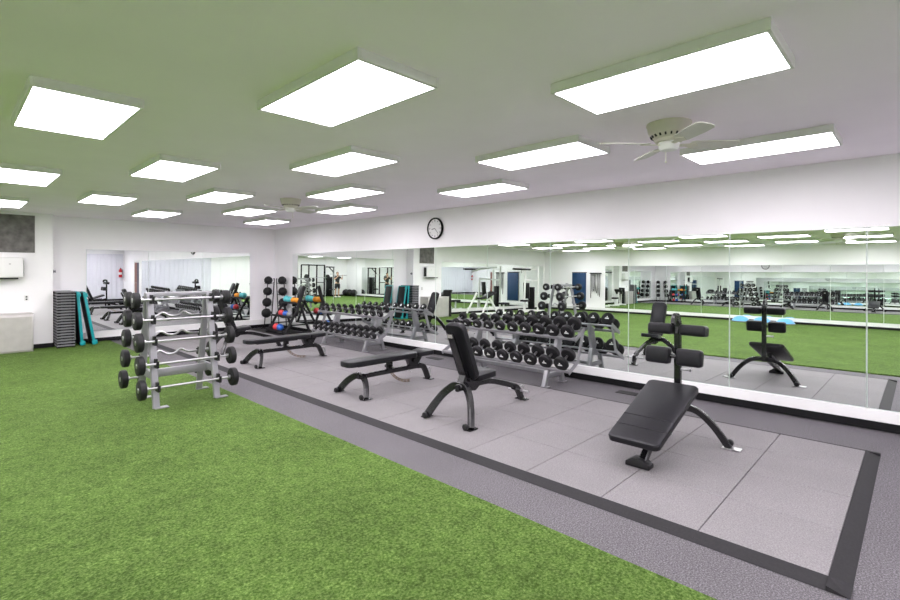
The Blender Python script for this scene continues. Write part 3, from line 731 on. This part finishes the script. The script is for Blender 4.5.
for k, (x, lab) in enumerate(((-5.7, 'tall black cable machine in the back left corner, seen reflected'), (-2.5, 'tall black cable machine right of the power rack, seen reflected'))):
    r = thing('cable_machine', lab, 'gym machine', (x, -3.2, .012), 0, 'cable machines')
    for s in (-1, 1): MB().beam([(s*.35, 0, 0), (s*.35, 0, 2.1)], .08, .08, up=(1, 0, 0)).build('upright', M['black'], r)
    mb = MB().beam([(-.4, 0, 2.1), (.4, 0, 2.1)], .08, .08); mb.beam([(-.4, 0, .05), (.4, 0, .05)], .08, .08); mb.beam([(0, 0, .05), (0, .8, .05)], .08, .08); mb.beam([(0, 0, 2.05), (0, .6, 1.7)], .06, .06); mb.build('frame', M['black'], r)
    MB().box((0, 0, .75), (.4, .2, 1.3), bev=.01).build('weight_stack', M['trim_black'], r)
    MB().box((0, .45, .5), (.32, .4, .08), bev=.02).build('seat', M['vinyl'], r)
    MB().tube([(-.35, .6, 1.6), (.35, .6, 1.6)], .018, n=8).build('pull_bar', M['chrome'], r)
for i, y in enumerate((-3.35, -2.85, -2.35)):
    b = MB().sphere((0, 0, 0), .26, 24, sc=(1, 1, .96)).build('exercise_ball', M['rubber']); b.location = (XL+.38, y, .26)
    tag(b, 'large black exercise ball by the left wall, %s, seen reflected' % ['nearest the back corner', 'in the middle', 'farthest from the corner'][i], 'exercise ball', 'black exercise balls')
r = thing('fire_extinguisher', 'red fire extinguisher on the white ribbed back wall, seen in the mirror', 'fire extinguisher', (6.56, YB+.12, 1.25))
MB().lathe([(0, 0), (.07, 0), (.08, .01), (.08, .36), (.06, .42), (.025, .45), (.025, .48), (0, .48)], n=20).build('cylinder', M['redpaint'], r)
mb = MB().box((0, .0, .5), (.03, .12, .03)); mb.tube(smooth_path([(.02, .03, .48), (.08, .06, .4), (.09, .05, .15)], 4), .012, n=8); mb.build('hose', M['trim_black'], r)
MB().lathe([(.081, .15), (.081, .27)], n=20).build('paper_label', M['mark'], r)

# person working out by the left wall behind the camera (seen only in the mirrors)
def skin_body(name, verts, edges, radii, m, parent, sub=2):
    me = bpy.data.meshes.new(name); me.from_pydata(verts, edges, []); o = bpy.data.objects.new(name, me); COL.objects.link(o)
    me.materials.append(m)
    o.modifiers.new('s', 'SKIN'); bpy.context.view_layer.objects.active = o
    for i, v in enumerate(me.skin_vertices[0].data):
        rr = radii[i]; v.radius = rr if isinstance(rr, tuple) else (rr, rr); v.use_root = (i == 0)
    s = o.modifiers.new('b', 'SUBSURF'); s.levels = sub; s.render_levels = sub
    dg = bpy.context.evaluated_depsgraph_get(); nm = bpy.data.meshes.new_from_object(o.evaluated_get(dg))
    o.modifiers.clear(); o.data = nm
    for p in nm.polygons: p.use_smooth = True
    o.parent = parent; return o
pr = thing('person', 'person in black shirt and shorts standing with raised arms beside machines, seen reflected', 'person', (-5.4, -1.7, .012), PI*.0)
V = [(0, 0, .95), (0, 0, 1.15), (0, 0, 1.36), (0, 0, 1.47), (0, .01, 1.56),
     (-.10, 0, .88), (-.12, .01, .50), (-.13, -.02, .09), (-.13, .10, .04),
     (.10, 0, .88), (.13, .01, .50), (.15, -.02, .09), (.15, .10, .04),
     (-.18, 0, 1.40), (-.30, .12, 1.24), (-.20, .30, 1.40), (-.16, .36, 1.47),
     (.18, 0, 1.40), (.30, .12, 1.24), (.20, .30, 1.40), (.16, .36, 1.47)]
Ed = [(0, 1), (1, 2), (2, 3), (3, 4), (0, 5), (5, 6), (6, 7), (7, 8), (0, 9), (9, 10), (10, 11), (11, 12), (2, 13), (13, 14), (14, 15), (15, 16), (2, 17), (17, 18), (18, 19), (19, 20)]
Rd = [(.14, .10), (.13, .09), (.15, .10), .055, .055, .085, .055, .035, .032, .085, .055, .035, .032, .055, .042, .03, .032, .055, .042, .03, .032]
body = skin_body('body', V, Ed, Rd, M['skin'], pr)
mb = MB().sphere((0, .015, 1.63), .095, 20, sc=(.82, 1, 1.2)); mb.sphere((0, .115, 1.62), .016, 8, sc=(.8, 1.2, 1.4))
for s in (-1, 1): mb.sphere((s*.08, .01, 1.62), .022, 8, sc=(.5, 1, 1.3))
mb.build('head', M['skin'], pr)
mb = MB()
for s in (-1, 1): mb.sphere((s*.033, .1, 1.65), .011, 8)
mb.box((0, .107, 1.575), (.045, .008, .008)); mb.build('face_features', M['hair'], pr)
MB().sphere((0, -.01, 1.675), .098, 18, sc=(.86, 1, .95)).build('hair', M['hair'], pr)
skin_body('shirt', [(0, 0, .90), (0, 0, 1.15), (0, 0, 1.36), (0, 0, 1.45), (-.18, 0, 1.40), (-.26, .07, 1.30), (.18, 0, 1.40), (.26, .07, 1.30)],
          [(0, 1), (1, 2), (2, 3), (2, 4), (4, 5), (2, 6), (6, 7)], [(.155, .12), (.15, .11), (.17, .12), .065, .075, .06, .075, .06], M['cloth'], pr)
skin_body('shorts', [(0, 0, 1.0), (0, 0, .92), (-.11, 0, .84), (-.125, .005, .56), (.11, 0, .84), (.13, .005, .56)],
          [(0, 1), (1, 2), (2, 3), (1, 4), (4, 5)], [(.155, .12), (.16, .12), .11, .085, .11, .085], M['cloth'], pr)
for s in (-1, 1):
    MB().box((s*.14, .05, .04), (.10, .27, .08), bev=.03, seg=3).build('shoe', M['shoe'], pr)
    for k in range(5):
        x = s*.16+(k-2)*.018
        if k == 4: pts = [(s*.16-s*.04, .36, 1.46), (s*.16-s*.055, .385, 1.49), (s*.16-s*.045, .41, 1.505)]
        else: pts = [(x, .37, 1.50), (x, .395, 1.535-.004*abs(k-1)), (x, .425, 1.53), (x, .43, 1.50)]
        MB().tube(pts, [.009]*len(pts), n=6).build('finger', M['skin'], pr)
tag(MB().tube([(-5.9, -1.29, 1.53), (-4.9, -1.29, 1.50)], .013, n=10).build('training_bar', M['trim_black']), 'black training bar held up by the person', 'bar')
